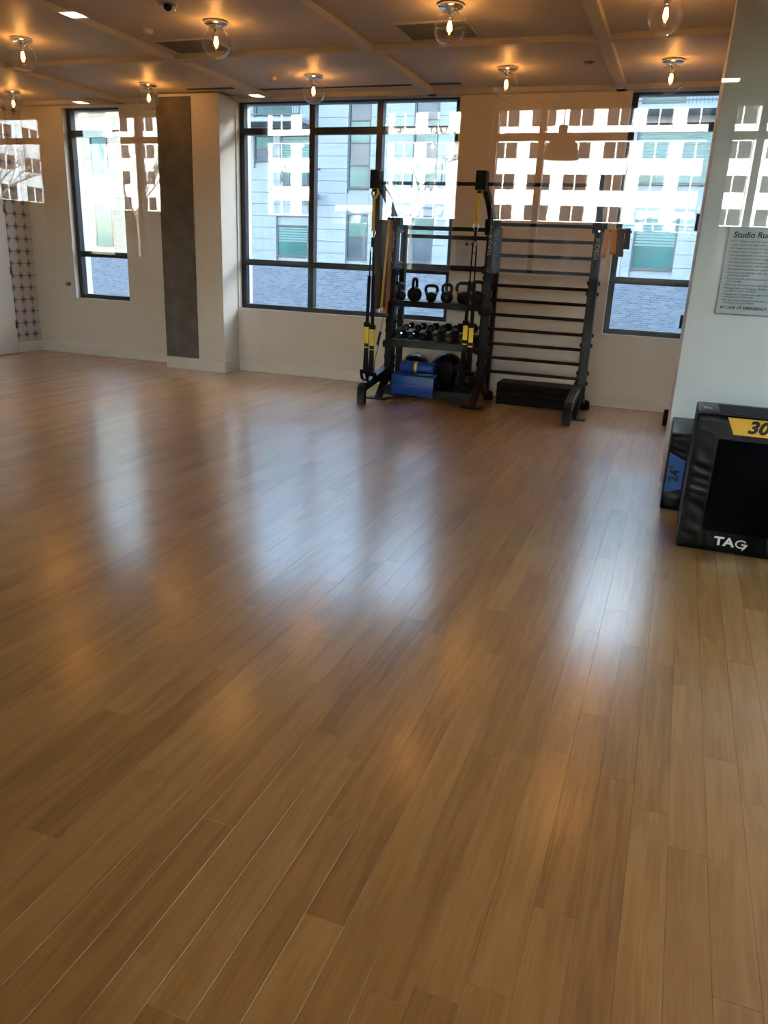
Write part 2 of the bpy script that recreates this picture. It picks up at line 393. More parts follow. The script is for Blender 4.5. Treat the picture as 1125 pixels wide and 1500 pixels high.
# windows
def window(name, x0, x1, z0, z1, mull, label, yf=8.86, trans=(1.33, 2.80), flip=1, fw=.055):
    y0, y1 = (yf, yf+.09) if flip > 0 else (yf-.09, yf)
    w = thing(name, ((x0+x1)/2, (y0+y1)/2, z0), label, kind='structure')
    fr = MB(); fr.box(x0, x0+fw, y0, y1, z0, z1).box(x1-fw, x1, y0, y1, z0, z1).box(x0+fw, x1-fw, y0, y1, z0, z0+fw).box(x0+fw, x1-fw, y0, y1, z1-.02, z1)
    fr.build('frame', 'black_frame', w, bevel=.004, world=True)
    for m in mull: MB().box(m-.036, m+.036, y0-.005, y1+.005, z0+fw, z1-.02).build('mullion', 'black_frame', w, bevel=.004, world=True)
    xs = [x0+fw]+[q for m in mull for q in (m-.036, m+.036)]+[x1-fw]
    zs = [z0+fw]+[q for t in trans for q in (t-.036, t+.036)]+[z1-.02]
    for a in range(0, len(xs), 2):
        for t in trans: MB().box(xs[a], xs[a+1], y0, y1, t-.036, t+.036).build('transom', 'black_frame', w, bevel=.004, world=True)
        for b in range(0, len(zs), 2):
            MB().box(xs[a]-.006, xs[a+1]+.006, (y0+y1)/2-.008, (y0+y1)/2+.008, zs[b]-.006, zs[b+1]+.006).build('glass_pane', 'window_glass', w, world=True)
    return w
window('window_1', *WIN[1], (-4.25, -3.42), 'wide black-framed window with three bays behind the rack')
w2 = window('window_2', *WIN[2], (), 'narrow black-framed window right of the ladder rack')
window('window_3', *WIN[3], (), 'narrow black-framed window left of the concrete column')
for z0, z1 in ((1.84, 2.0), (.88, 1.02)):
    h = MB().box(RX-.03, RX+.02, 8.80, 8.865, z0, z1).build('window_latch', 'black_frame', w2, bevel=.004, world=True)
w11 = thing('window_11', (XR+.1, 4.2, SW[2]), 'tall black-framed side window added for daylight fill, unseen right of the padded boxes', kind='structure')  # added out of view to bring cool daylight to the right wall
for y0, y1 in ((SW[0], SW[0]+.055), (4.16, 4.23), (SW[1]-.055, SW[1])): MB().box(XR+.06, XR+.15, y0, y1, SW[2], SW[3]).build('mullion', 'black_frame', w11, bevel=.004, world=True)
for y0, y1 in ((SW[0]+.055, 4.16), (4.23, SW[1]-.055)):
    for z in (SW[2]+.028, SW[3]-.028): MB().box(XR+.06, XR+.15, y0, y1, z-.028, z+.028).build('transom', 'black_frame', w11, bevel=.004, world=True)
    MB().box(XR+.095, XR+.111, y0-.006, y1+.006, SW[2]+.05, SW[3]-.05).build('glass_pane', 'window_glass', w11, world=True)
# door and wallpaper strip on the left wall
d1 = thing('door_1', (XL, 7.86, 0), 'pale door on the far left end wall', kind='structure')
MB().box(XL, XL+.035, 7.42, 8.32, .012, 2.15).build('door_leaf', 'door_paint', d1, bevel=.003, world=True)
for z in (.38, 1.08, 1.85): MB().box(XL+.02, XL+.045, 8.305, 8.335, z-.05, z+.05).build('hinge', 'grey_metal', d1, world=True)
MB().box(XL, XL+.05, 7.34, 7.42, 0, 2.23).build('door_frame', 'trim_paint', d1, world=True)
MB().cyl((XL+.03, 7.5, 1.0), (XL+.09, 7.5, 1.0), .012).cyl((XL+.085, 7.49, 1.0), (XL+.085, 7.62, 1.0), .011).build('door_handle', 'chrome', d1, world=True)
tag(MB().box(XL+.0005, XL+.006, 8.345, YW-.002, .137, BZ-.01).build('wallpaper_strip', 'shibori'), 'grey and white star patterned wallpaper strip beside the door', 'wallpaper')

# ------------------------------------------------------------------ glass partition (the photo is taken through it)
gp = thing('window_4', (-3, GY, 0), 'clear glass partition the studio is seen through', kind='structure')
for a, b in ((XL, -5.0), (-5.0, -1.6), (-1.6, 1.1), (1.1, XR)):
    MB().box(a+.001, b-.001, GY-.006, GY+.006, .02, BZ).build('glass_pane', 'partition_glass', gp, world=True)
MB().box(XL, XR, GY-.02, GY+.02, -.0, .02).build('floor_channel', 'black_frame', gp, world=True)
MB().box(XL, XR, GY-.02, GY+.02, BZ, CZ+.03).build('head_channel', 'black_frame', gp, world=True)

# ------------------------------------------------------------------ lobby behind the camera (seen as a reflection in the partition)
struct('floor_lobby', MB().box(-12.2, XR+.1, LY-.1, GY-.061, -.15, 0), 'lobby_floor', 'polished floor of the lobby in front of the glass partition')
struct('ceiling_lobby', MB().box(-12.2, XR+.2, LY-.3, GY-.101, 3.14, 3.35), 'lobby_paint', 'plain ceiling of the lobby')
struct('wall_lobby_end', MB().box(-12.2, -12.0, LY-.3, GY+.1, -.02, 3.3), 'lobby_paint', 'end wall of the lobby')
struct('wall_lobby_return', MB().box(-12.0, XL-.2, GY-.1, GY+.1, -.02, 3.3), 'lobby_paint', 'short return wall of the lobby')
LW = [(-11.8, -8.68, ()), (-8.16, -6.72, (-7.1,)), (-5.25, -4.5, ()), (-3.62, -2.6, ()), (-2.27, .06, (-1.71,)), (.2, 2.3, (.52, 1.4))]
mb = MB(); px = -12.0
def rw(x0, x1, z0, z1): mb.box(x0, x1, LY-.3, LY, z0, z1)
for x0, x1, _ in LW:
    rw(px, x0, -.02, 3.3); rw(x0, x1, -.02, 1.27); rw(x0, x1, 3.1, 3.3); px = x1
rw(px, XR, -.02, 3.3)
struct('wall_lobby', mb, 'lobby_paint', 'window wall of the lobby mirrored in the glass')
for i, (x0, x1, m) in enumerate(LW):
    window('window_%d' % (i+5), x0, x1, 1.27, 3.1, m, 'lobby window mirrored in the glass partition, number %d from the left' % (i+1), yf=LY-.08, flip=-1, trans=(2.80,))

# ================================================================== CEILING FITTINGS
def globe_lamp():
    t = thing('globe_lamp', (0, 0, CZ))
    MB().lathe([(.0, 0), (.088, 0), (.09, -.004), (.09, -.016), (.083, -.022), (0.0, -.022)], n=32).build('canopy', 'chrome', t, smooth=True)
    MB().lathe([(.026, -.02), (.026, -.05), (.021, -.056), (.021, -.088), (.0, -.088)], n=20).build('socket', 'chrome', t, smooth=True)
    gl = [(.112*math.sin(a), -.148+.112*math.cos(a)) for a in [R(22)+i*(PI-R(22))/18 for i in range(19)]]
    gl = [(.042, -.03)]+gl; gl[-1] = (0.0, gl[-1][1])
    MB().lathe(gl, n=32).build('globe', 'globe_glass', t, smooth=True)
    b = MB().lathe([(.0125, -.088), (.014, -.10), (.022, -.122), (.029, -.146), (.026, -.168), (.014, -.182), (0, -.186)], n=20).build('bulb', 'bulb_glass', t, smooth=True)
    fm = MB()
    for k in range(4):
        a = k*PI/2+.4; fm.tube([(.006*math.cos(a), .006*math.sin(a), -.105), (.013*math.cos(a), .013*math.sin(a), -.135), (.009*math.cos(a), .009*math.sin(a), -.165)], .0036, 6)
    fm.build('filament', 'filament', b)
    ld = bpy.data.lights.new('bulb_light', 'POINT'); ld.energy = LAMP_W; ld.color = (1.0, .56, .25); ld.shadow_soft_size = .02
    lo = bpy.data.objects.new('bulb_light', ld); COL.objects.link(lo); lo.parent = t; lo.location = (0, 0, -.14)
    return t
GL = [(-.36, 7.80, 'above the narrow window beside the rules wall'), (-1.80, 7.85, 'in the far row above the ladder rack'), (-3.77, 7.88, 'in the far row above the wide window'),
      (-5.82, 7.98, 'just before the concrete column'), (-7.83, 8.08, 'in the far left corner of the ceiling'),
      (-.36, 5.93, 'cut off by the top edge at right'), (-1.80, 5.95, 'in the nearer row beside the ceiling vent panel'), (-3.72, 6.0, 'in the nearer row at upper left centre'), (-5.77, 6.12, 'in the nearer row at far left')]
l0 = globe_lamp()
for i, (x, y, d) in enumerate(GL):
    o = l0 if i == 0 else copy_tree(l0)
    o.location = (x, y, CZ); tag(o, 'clear globe ceiling lamp, lit, '+d, 'ceiling lamp', 'globe lamps on the studio ceiling')
def vent(x0, x1, y0, y1, label):
    t = thing('ceiling_vent', ((x0+x1)/2, (y0+y1)/2, CZ), label, 'vent')
    MB().box(x0, x1, y0, y1, CZ-.006, CZ).build('backing', 'vent_grey', t, world=True)
    f = MB(); e = .02
    f.box(x0-e, x1+e, y0-e, y0, CZ-.012, CZ).box(x0-e, x1+e, y1, y1+e, CZ-.012, CZ).box(x0-e, x0, y0, y1, CZ-.012, CZ).box(x1, x1+e, y0, y1, CZ-.012, CZ)
    f.build('frame', 'ceiling_paint', t, world=True)
    n = 11
    for i in range(n):
        y = y0+(i+.5)*(y1-y0)/n; MB().box(x0, x1, y-.004, y+.004, CZ-.011, CZ-.005).build('slat', 'vent_grey', t, world=True)
vent(-2.35, -1.80, 6.33, 6.78, 'grey square ceiling vent beside the centre globe lamp')
vent(-4.60, -4.05, 6.42, 6.82, 'dark ceiling vent partly behind the upper left globe lamp')
def slot(x0, x1, y, label):
    t = thing('slot_diffuser', ((x0+x1)/2, y, CZ), label, 'vent')
    MB().box(x0, x1, y-.05, y+.05, CZ-.003, CZ).build('slot', 'slot_black', t, world=True)
    MB().box(x0-.01, x1+.01, y-.06, y-.05, CZ-.006, CZ).box(x0-.01, x1+.01, y+.05, y+.06, CZ-.006, CZ).build('frame', 'ceiling_paint', t, world=True)
slot(-4.67, -2.86, 8.42, 'long black slot diffuser above the wide window')
slot(-2.72, -2.40, 8.42, 'short black slot diffuser right of the ceiling beam')
slot(-5.55, -4.85, 8.30, 'black slot diffuser near the top of the column')
def detector(x, y, label, r=.05):
    t = thing('smoke_detector', (x, y, CZ), label, 'detector')
    MB().lathe([(0, 0), (r, 0), (r, -.012), (r*.86, -.03), (r*.5, -.04), (0, -.041)], n=24).build('body', 'plastic_white', t, smooth=True)
    MB().lathe([(r*.72, -.0365), (r*.74, -.040), (r*.66, -.0405), (r*.64, -.037)], n=24).build('ring', 'vent_grey', t, smooth=True)
detector(-4.43, 6.09, 'round white smoke detector left of the upper left globe lamp')
detector(-4.23, 7.88, 'small white round detector left of the far lamp over the wide window', .035)
t = thing('sprinkler', (-1.06, 7.76, CZ), 'small recessed sprinkler cover left of the narrow window', 'sprinkler')
MB().lathe([(0, 0), (.045, 0), (.044, -.006), (0, -.008)], n=24).build('cover_plate', 'vent_grey', t, smooth=True)
MB().lathe([(.012, -.006), (.012, -.02), (.0, -.022)], n=12).build('head', 'chrome', t, smooth=True)
t = thing('dome_camera', (-3.76, 5.43, CZ), 'glossy ceiling camera dome cut by the top edge of the picture', 'camera')
MB().lathe([(0, 0), (.075, 0), (.075, -.03), (.068, -.035), (0, -.035)], n=28).build('base', 'plastic_white', t, smooth=True)
MB().lathe([(.062*math.cos(a), -.035-.062*math.sin(a)) for a in [i*PI/2/9 for i in range(9)]]+[(0, -.097)], n=28).build('dome', 'globe_glass', t, smooth=True)
MB().lathe([(0, -.035), (.03, -.036), (.03, -.06), (.012, -.075), (0, -.076)], n=16).build('lens', 'matte_black', t, smooth=True)
# lobby downlights and pendants
for i, (x, y, d) in enumerate(((.13, -7.65, 'mirrored beside the rules wall'), (-4.85, -7.75, 'mirrored above the wide window'), (-7.4, -7.85, 'mirrored above the narrow left window'), (-4.7, -4.65, 'mirrored at the upper left corner'))):
    t = thing('square_downlight', (x, y, 3.14), 'small square lobby downlight '+d, 'downlight', 'lobby downlights')
    MB().box(-.075, .075, -.075, .075, -.004, .0).build('lens', 'downlight_lens', t)
    MB().box(-.09, .09, -.09, -.075, -.008, 0).box(-.09, .09, .075, .09, -.008, 0).box(-.09, -.075, -.075, .075, -.008, 0).box(.075, .09, -.075, .075, -.008, 0).build('trim', 'plastic_white', t)
for x, d in ((-1.10, 'mirrored above the ladder rack'), (-6.03, 'mirrored across the narrow left window')):
    t = thing('pendant_lamp', (x, -6.1, 3.14), 'white metal dome pendant of the lobby '+d, 'pendant lamp', 'lobby pendants')
    MB().lathe([(.145, -.85), (.142, -.80), (.125, -.745), (.09, -.70), (.05, -.672), (.036, -.66), (.036, -.60), (0, -.60), (0, -.605), (.031, -.605), (.031, -.664), (.05, -.68), (.088, -.71), (.12, -.75), (.137, -.80), (.14, -.85), (.145, -.85)], n=36).build('shade', 'shade_metal', t, smooth=True)
    MB().cyl((0, 0, -.60), (0, 0, -.02), .004, 8).build('cord', 'matte_black', t)
    MB().lathe([(0, 0), (.05, 0), (.05, -.02), (0, -.022)], n=20).build('canopy', 'shade_metal', t, smooth=True)
    MB().lathe([(0, -.66), (.02, -.67), (.034, -.72), (.03, -.75), (0, -.765)], n=16).build('bulb', 'bulb_glow', t, smooth=True)
    ld = bpy.data.lights.new('pendant_light', 'POINT'); ld.energy = 14; ld.color = (1, .66, .36); ld.shadow_soft_size = .03
    lo = bpy.data.objects.new('pendant_light', ld); COL.objects.link(lo); lo.parent = t; lo.location = (0, 0, -.80)

# ================================================================== EXERCISE RACK
FX = (-2.93, -1.885, -.83)
rk = thing('exercise_rack', (-1.885, 8.15, 0), 'tall black steel exercise rack with shelves, pull-up bar and ladder rungs', 'exercise rack')
def rp(mb, name, m='black_steel', bevel=0, smooth=False, parent=None): return mb.build(name, m, parent or rk, bevel=bevel, smooth=smooth, world=True)
for i, x in enumerate(FX):
    po = rp(MB().box(x-.043, x+.043, 8.09, 8.20, .16, 1.83), 'upright', bevel=.006)
    for z in (1.78, .27):
        MB().cyl((x, 8.091, z), (x, 8.080, z), .012, 12).build('bolt', 'chrome', po, world=True)
    # shelf pin holes and side lugs
    for z in (1.30, 1.20, .80, .70, .42, .32):
        MB().cyl((x-.062, 8.15, z), (x+.062, 8.15, z), .020, 12).build('rail_lug', 'black_steel', po, world=True)
    # diagonal arm up and forward to the pull-up bar
    rp(MB().prism([(8.20, 1.80), (8.08, 1.80), (7.88, 1.985), (7.60, 2.14), (7.60, 2.205), (7.92, 2.045), (8.16, 1.86)], x-.026, x+.026, 'yz'), 'arm', bevel=.004)
    rp(MB().box(x-.05, x+.05, 7.50, 7.62, 2.085, 2.255), 'arm_end', bevel=.008)
    rp(MB().cyl((x, 7.53, 2.06), (x, 7.53, 2.09), .03, 16), 'anchor_lug')
    rp(MB().cyl((x-.07, 8.14, 1.815), (x+.07, 8.14, 1.815), .055, 20), 'joint_cap', smooth=True)
    # foot
    if i != 1:
        rp(MB().prism([(8.17, .17), (8.17, .33), (8.04, .30), (7.60, .235), (7.46, .215), (7.40, .175), (7.40, 0), (7.465, 0), (7.465, .135), (7.62, .155), (8.0, .2)], x-.075, x+.005, 'yz') if i == 0 else
           MB().prism([(8.17, .17), (8.17, .33), (8.04, .30), (7.60, .235), (7.50, .215), (7.44, .175), (7.44, 0), (7.505, 0), (7.505, .135), (7.62, .155), (8.0, .2)], x-.072, x+.01, 'yz'), 'front_leg', bevel=.004)
    rp(MB().prism([(8.13, .20), (7.90, .012), (7.78, .012), (8.06, .28)], x-.028, x+.028, 'yz'), 'brace_leg', bevel=.004)
    rp(MB().box(x-.115, x+.115, 7.76, 7.90, 0, .012), 'foot_plate', bevel=.003)
    rp(MB().prism([(8.12, .28), (8.20, .28), (8.50, .06), (8.50, .02), (8.12, .16)], x-.03, x+.03, 'yz'), 'rear_leg', bevel=.004)
    rp(MB().lathe([(0, 0), (.048, 0), (.052, .03), (.046, .085), (.02, .10), (0, .10)], (x+.03, 8.46, 0), 20), 'rear_foot', 'rubber', smooth=True)
    text('TORQUE', .05, 'grey_print', 'lettering', po, (x, 8.0885, 1.62), rot=(PI/2, -PI/2, 0), align='CENTER', ext=.0004, bold=.001)
rp(MB().cyl((FX[0], 7.60, 2.145), (FX[2], 7.60, 2.145), .0165, 14), 'pull_up_bar', smooth=True)
for z in [1.82-.1459*k for k in range(11)]:
    rp(MB().cyl((FX[1]+.04, 8.12, z), (FX[2]-.04, 8.12, z), .0165, 14), 'ladder_rung', smooth=True)
for z in (1.765, 1.392): rp(MB().box(FX[0]+.04, FX[1]-.04, 8.10, 8.14, z-.022, z+.018), 'cross_rail', bevel=.004)
for z in (1.69, 1.372): rp(MB().box(FX[0]+.04, FX[1]-.04, 8.44, 8.47, z-.02, z+.02), 'cross_rail', bevel=.004)
for x in FX[:2]:
    rp(MB().box(x-.03, x+.03, 8.42, 8.49, .10, 1.80), 'rear_upright', bevel=.004)
    for z in (1.765, 1.39, .98, .57):
        rp(MB().prism([(8.15, z-.07), (8.15, z+.05), (8.45, z+.02), (8.45, z-.03)], x-.02, x+.02, 'yz'), 'side_bracket')
        rp(MB().cyl((x-.06, 8.105, z-.01), (x+.06, 8.105, z-.01), .042, 18), 'rail_joint', smooth=True)
def shelf(z, y0, y1, lip=.06, dz=0):
    m = MB(); xa, xb = FX[0]+.035, FX[1]-.035
    m.prism([(y0, z), (y1, z+dz), (y1, z+dz-.012), (y0+.012, z-.012), (y0+.012, z-lip), (y0, z-lip)], xa, xb, 'yz'); return m
rp(shelf(1.03, 8.02, 8.42), 'shelf'); rp(shelf(.625, 7.99, 8.25, .075), 'shelf'); rp(shelf(.69, 8.25, 8.46, .065), 'shelf')
rp(shelf(.13, 7.90, 8.46, .09), 'shelf')
for x in (FX[0]+.04, FX[1]-.052):
    rp(MB().prism([(7.99, .54), (7.99, .66), (8.25, .73), (8.46, .73), (8.46, .54)], x, x+.012, 'yz'), 'shelf_end')
    rp(MB().prism([(8.02, .95), (8.02, 1.05), (8.42, 1.05), (8.42, 1.0)], x, x+.012, 'yz'), 'shelf_end')
# peg for bands on both sides
rp(MB().cyl((FX[0]+.03, 8.06, 1.80), (FX[0]-.16, 8.06, 1.80), .012), 'band_peg')
rp(MB().cyl((FX[2]+.02, 8.10, 1.785), (FX[2]+.30, 8.10, 1.785), .012), 'band_peg')

# ------------------------------------------------------------------ suspension trainers
def trainer(x, y, zs, label, hand):
    """zs: top, anchor end, loop end, grip top, tab top, tab bottom, handle bottom"""
    z0, z1, z2, z4, z5, z6 = zs
    t = thing('suspension_trainer', (x, y, z6), label, 'suspension trainer', 'suspension trainers')
    def B(mb, name, m, parent=None, smooth=False): return mb.build(name, m, parent or t, smooth=smooth, world=True)
    loop = [(x+.036*math.cos(a), y, z0-.01+.03*math.sin(a)) for a in [PI*k/8 for k in range(9)]]
    B(MB().ribbon([(x, y-.02, z0-.09)]+[(x-.03, y-.01, z0-.03), (x-.015, y, z0+.01), (x+.03, y, z0+.012), (x+.034, y-.01, z0-.035), (x+.002, y-.02, z0-.09)], (0, 1, 0), .04, .006), 'anchor_wrap', 'yellow_web')
    B(MB().ribbon([(x, y-.022, z0-.05), (x, y-.022, z1)], (1, 0, 0), .03, .007), 'anchor_strap', 'gold_web' if hand < 0 else 'yellow_web')
    el = [(x+.024*math.cos(a)*(1.2 if math.sin(a) > 0 else .8), y-.02, z1-.03+.04*math.sin(a)) for a in [2*PI*k/18 for k in range(18)]]
    B(MB().tube(el, .0035, 6, closed=True), 'carabiner', 'chrome')
    B(MB().box(x-.012, x+.012, y-.03, y-.012, z1-.15, z1-.06), 'swivel', 'matte_black')
    zz = z1-.15
    el = [(x+.022*math.cos(a), y-.02, zz-.05+.06*math.sin(a)) for a in [2*PI*k/18 for k in range(18)]]
    B(MB().tube(el, .003, 6, closed=True), 'equaliser_loop', 'matte_black')
    for sgn in (-1, 1):
        xa, xb = x+sgn*.018-hand*0, x+sgn*.03
        dz = 0 if sgn < 0 else -.02
        B(MB().ribbon([(xa, y-.02, zz-.04), (x+sgn*.022, y-.02, (zz+z4)/2), (xb-.005, y-.02, z4+.05)], (1, 0, 0), .014, .004), 'thin_strap', 'matte_black')
        B(MB().ribbon([(x+sgn*.022, y-.02, z2), (xb, y-.02, z4+dz)], (1, 0, 0), .034, .009), 'thick_strap', 'matte_black')
        B(MB().box(xb-.03, xb+.03, y-.035, y-.008, z4+dz-.02, z4+dz+.025), 'buckle', 'matte_black')
        yt = B(MB().box(xb-.022, xb+.022, y-.028, y-.016, z5+dz, z4+dz-.01), 'yellow_tab', 'yellow_web')
        MB().box(xb-.0225, xb+.0225, y-.0285, y-.0155, z5+dz+.012, z5+dz+.045).build('tab_print', 'black_print', yt, world=True)
        zb = z6+.06+(0 if sgn < 0 else -.02)
        for q in (-1, 1): B(MB().ribbon([(xb+q*.006, y-.02, z5+dz), (xb+q*.018, y-.02-.012*q, zb+.01)], (1, 0, 0), .034, .006), 'handle_strap', 'matte_black')
        B(MB().tube([(xb-.055, y-.02, zb), (xb-.03, y-.02, zb+.003), (xb+.03, y-.02, zb+.003), (xb+.055, y-.02, zb)], [.026, .021, .021, .026], 12), 'grip', 'rubber', smooth=True)
        B(MB().ribbon([(xb-.045, y-.03, zb), (xb-.03, y-.035, zb-.06), (xb, y-.035, zb-.085), (xb+.03, y-.035, zb-.06), (xb+.045, y-.03, zb)], (0, 1, 0), .06, .009), 'foot_cradle', 'matte_black')
    return t
trainer(FX[0]+.003, 7.52, (2.075, 1.70, 1.28, .80, .57, .26), 'black and yellow suspension straps hanging at the left end of the rack', -1)
trainer(FX[1]-.01, 7.52, (2.075, 1.79, 1.28, .885, .68, .36), 'black and yellow suspension straps hanging before the middle post', 1)
# thin tether hanging beside the left strap
t = thing('tether_cord', (-2.97, 7.80, .17), 'thin black tether cord hanging beside the left post', 'cord')
MB().tube([(-2.975, 8.02, .85), (-2.972, 7.95, .72), (-2.975, 7.90, .55), (-2.99, 7.84, .40), (-2.97, 7.80, .20)], .0035, 6).build('cord', 'matte_black', t, world=True)
MB().cyl((-2.968, 7.93, .70), (-2.995, 7.92, .56), .014, 8).build('clip', 'matte_black', t, world=True)
MB().cyl((-2.972, 7.82, .26), (-2.96, 7.80, .17), .014, 8).build('end_clip', 'matte_black', t, world=True)
# ------------------------------------------------------------------ loop bands
def band(x, y, top, bot, wid, spread, m, label, th=.005, dx=0.0, grp='resistance bands on the left peg'):
    pts = []
    def P(dy, z): f = (top-z)/(top-bot); pts.append((x+dx*f, y+dy, z))
    for k in range(7): a = PI*k/6; P(.016*math.cos(a), top+.016*math.sin(a)-.001)
    for f in (.25, .5, .75, 1): P(-.016-(spread-.016)*f, top-(top-bot-spread)*f)
    for k in range(1, 7): a = PI+PI*k/6; P(spread*math.cos(a), bot+spread+spread*math.sin(a))
    for f in (.75, .5, .25, 0): P(.016+(spread-.016)*f, top-(top-bot-spread)*f)
    o = MB().ribbon(pts, (1, 0, 0), wid, th).build('resistance_band', m)
    return tag(o, label, 'resistance band', grp)
band(-3.048, 8.06, 1.815, .93, .062, .030, 'dark_band', 'wide charcoal loop band hanging outermost at the left post', dx=-.01)
band(-2.992, 8.06, 1.812, .95, .042, .024, 'grey_band', 'dark grey loop band hanging behind the yellow band')
band(-2.962, 8.06, 1.812, .88, .024, .045, 'yellow_band', 'mustard yellow loop band hanging at the left post', dx=-.045)
band(-2.936, 8.06, 1.810, .86, .026, .035, 'red_band', 'rust red loop band hanging beside the yellow band', dx=-.015)
g = 'resistance bands on the right peg'
band(-.755, 8.10, 1.790, 1.54, .050, .04, 'orange_band', 'orange loop band on the right peg nearest the post', dx=-.012, grp=g)
band(-.695, 8.10, 1.793, 1.58, .055, .03, 'orange_band', 'orange loop band on the right peg beside the grey one', dx=.012, grp=g)
band(-.630, 8.10, 1.797, 1.56, .062, .034, 'grey_band', 'grey loop band on the right peg', dx=.016, grp=g)
band(-.568, 8.10, 1.800, 1.63, .050, .034, 'dark_band', 'black loop band at the outer end of the right peg', dx=.008, grp=g)
# ------------------------------------------------------------------ kettlebells
def kettlebell(x, y, z, rad, hw, hh, rz, label, ringcol=None):
    t = thing('kettlebell', (x, y, z), label, 'kettlebell', 'kettlebells on the upper shelf', rz=rz)
    prof = [(rad*.62, 0)]+[(rad*math.cos(a), rad*.86+rad*math.sin(a)) for a in [R(-58)+i*R(128)/10 for i in range(11)]]
    prof += [(0, prof[-1][1]+.004)]
    b = MB().lathe(prof, n=28).build('bell', 'iron', t, smooth=True)
    zt = rad*1.55; p = [(-hw*.62, 0, zt-.03), (-hw*.86, 0, zt+.01), (-hw, 0, zt+hh*.45), (-hw*.9, 0, zt+hh*.82), (-hw*.55, 0, zt+hh), (0, 0, zt+hh*1.02), (hw*.55, 0, zt+hh), (hw*.9, 0, zt+hh*.82), (hw, 0, zt+hh*.45), (hw*.86, 0, zt+.01), (hw*.62, 0, zt-.03)]
    MB().tube(p, [.017, .016, .016, .017, .017, .017, .017, .017, .016, .016, .017], 12).build('handle', 'iron', t, smooth=True)
    if ringcol:
        for sgn in (-1, 1):
            MB().tube([(sgn*hw*.80, 0, zt-.004), (sgn*hw*.90, 0, zt+.018)], .0185, 12).build('colour_band', ringcol, t, smooth=True)
KY = 8.13
kettlebell(-2.83, KY, 1.03, .058, .05, .075, R(85), 'kettlebell half hidden behind the left post')
kettlebell(-2.672, KY, 1.03, .078, .06, .105, R(88), 'large kettlebell turned edge-on, second from the left')
kettlebell(-2.485, KY, 1.03, .056, .066, .078, 0, 'small kettlebell with wide handle, third from the left', 'grey_print')
kettlebell(-2.315, KY, 1.03, .066, .052, .08, R(40), 'kettlebell turned at an angle, third from the right')
kettlebell(-2.135, KY, 1.03, .068, .076, .10, R(5), 'kettlebell with pale collar marks, second from the right', 'yellow_band')
kettlebell(-1.985, KY-.02, 1.03, .075, .06, .11, R(20), 'largest kettlebell with a yellow mark at the right end of the shelf', 'yellow_web')
# ------------------------------------------------------------------ dumbbells
def hexhead(m, y0, y1, r):
    pts = [(r*math.cos(R(60*k)), r*math.sin(R(60*k))) for k in range(6)]
    return m.prism(pts, y0, y1, 'xz')
def dumbbell(r, l):
    t = thing('dumbbell', (0, 0, 0))
    MB().tube([(0, -.07, 0), (0, -.035, 0), (0, 0, 0), (0, .035, 0), (0, .07, 0)], [.013, .016, .017, .016, .013], 12).build('handle', 'chrome', t, smooth=True)
    for s in (-1, 1):
        h = hexhead(MB(), s*.065, s*(.065+l), r).build('head', 'rubber', t, bevel=.006)
        MB().lathe([(0, s*(.0655+l)), (r*.5, s*(.0655+l)), (r*.5, s*(.067+l)), (0, s*(.067+l))], n=20, axis='y').build('end_disc', 'grey_metal', h)
    return t
dn = ['first', 'second', 'third', 'fourth', 'fifth', 'sixth']
protos = {}
for row, (yy, zz, tilt) in enumerate(((8.115, .632, R(8)), (8.352, .70, R(3)))):
    for i in range(6):
        r = .036+.0032*i+(.003 if row else 0)
        p = dumbbell(r, .040+.0018*i)
        p.location = (-2.80+.142*i+(.01 if row else 0), yy, zz+r*.867+.012*(1 if not row else .6)); p.rotation_euler = (tilt, 0, 0)
        tag(p, 'black hex dumbbell with chrome handle, %s from the left in the %s row' % (dn[i], 'back' if row else 'front'), 'dumbbell', 'hex dumbbells on the middle shelf')
# ------------------------------------------------------------------ balls and blue stand-ins for a chair's reflection on the bottom shelf
def ball(x, y, z, r, m, label, seam='matte_black'):
    t = thing('medicine_ball', (x, y, z), label, 'ball', 'medicine balls on the bottom shelf')
    MB().lathe([(r*math.sin(a) if 0 < i < 20 else 0, r-r*math.cos(a)) for i, a in enumerate([PI*k/20 for k in range(21)])], n=36).build('shell', m, t, smooth=True)
    for rot in (0, PI/2):
        c = [((r+.0005)*math.sin(a)*math.cos(rot+.5), (r+.0005)*math.sin(a)*math.sin(rot+.5), r+(r+.0005)*math.cos(a)) for a in [2*PI*k/36 for k in range(36)]]
        MB().tube(c, .003, 6, closed=True).build('seam', seam, t, smooth=True)
ball(-2.66, 8.24, .131, .165, 'navy', 'navy blue medicine ball behind the blue roll')
ball(-2.285, 8.22, .131, .185, 'black_vinyl', 'large black medicine ball in the middle of the bottom shelf', 'grey_metal')
ball(-2.02, 8.035, .131, .112, 'rubber', 'smaller black ball at the right end of the bottom shelf', 'grey_metal')
# blue roll standing in for the reflection of a lobby chair
t = thing('reflection_roll', (-2.55, 7.955, .36), 'glossy blue roll standing in for a reflected chair, lying on the blue wedge', 'mat')
sp = []
for k in range(60):
    a = k*.36; rr = .014+.0036*a/1.4
    sp.append((rr*math.cos(a), rr*math.sin(a)))
m = MB(); wv = .4
for k in range(59):
    (a0, b0), (a1, b1) = sp[k], sp[k+1]
    m.box(0, 0, 0, 0, 0, 0) if False else None
prof = [(7.955+.062*math.cos(R(q)), .352+.062*math.sin(R(q))) for q in range(0, 360, 15)]
MB().prism(prof, -2.72, -2.34, 'yz').build('roll', 'blue_reflection', t, smooth=True, world=True)
me_pts = [(-2.721, 7.955+r_*math.cos(a), .352+r_*math.sin(a)) for r_, a in [(.008+.05*k/50, k*.5) for k in range(51)]]
MB().tube(me_pts, .0015, 5).build('spiral_end', 'navy', t, world=True)
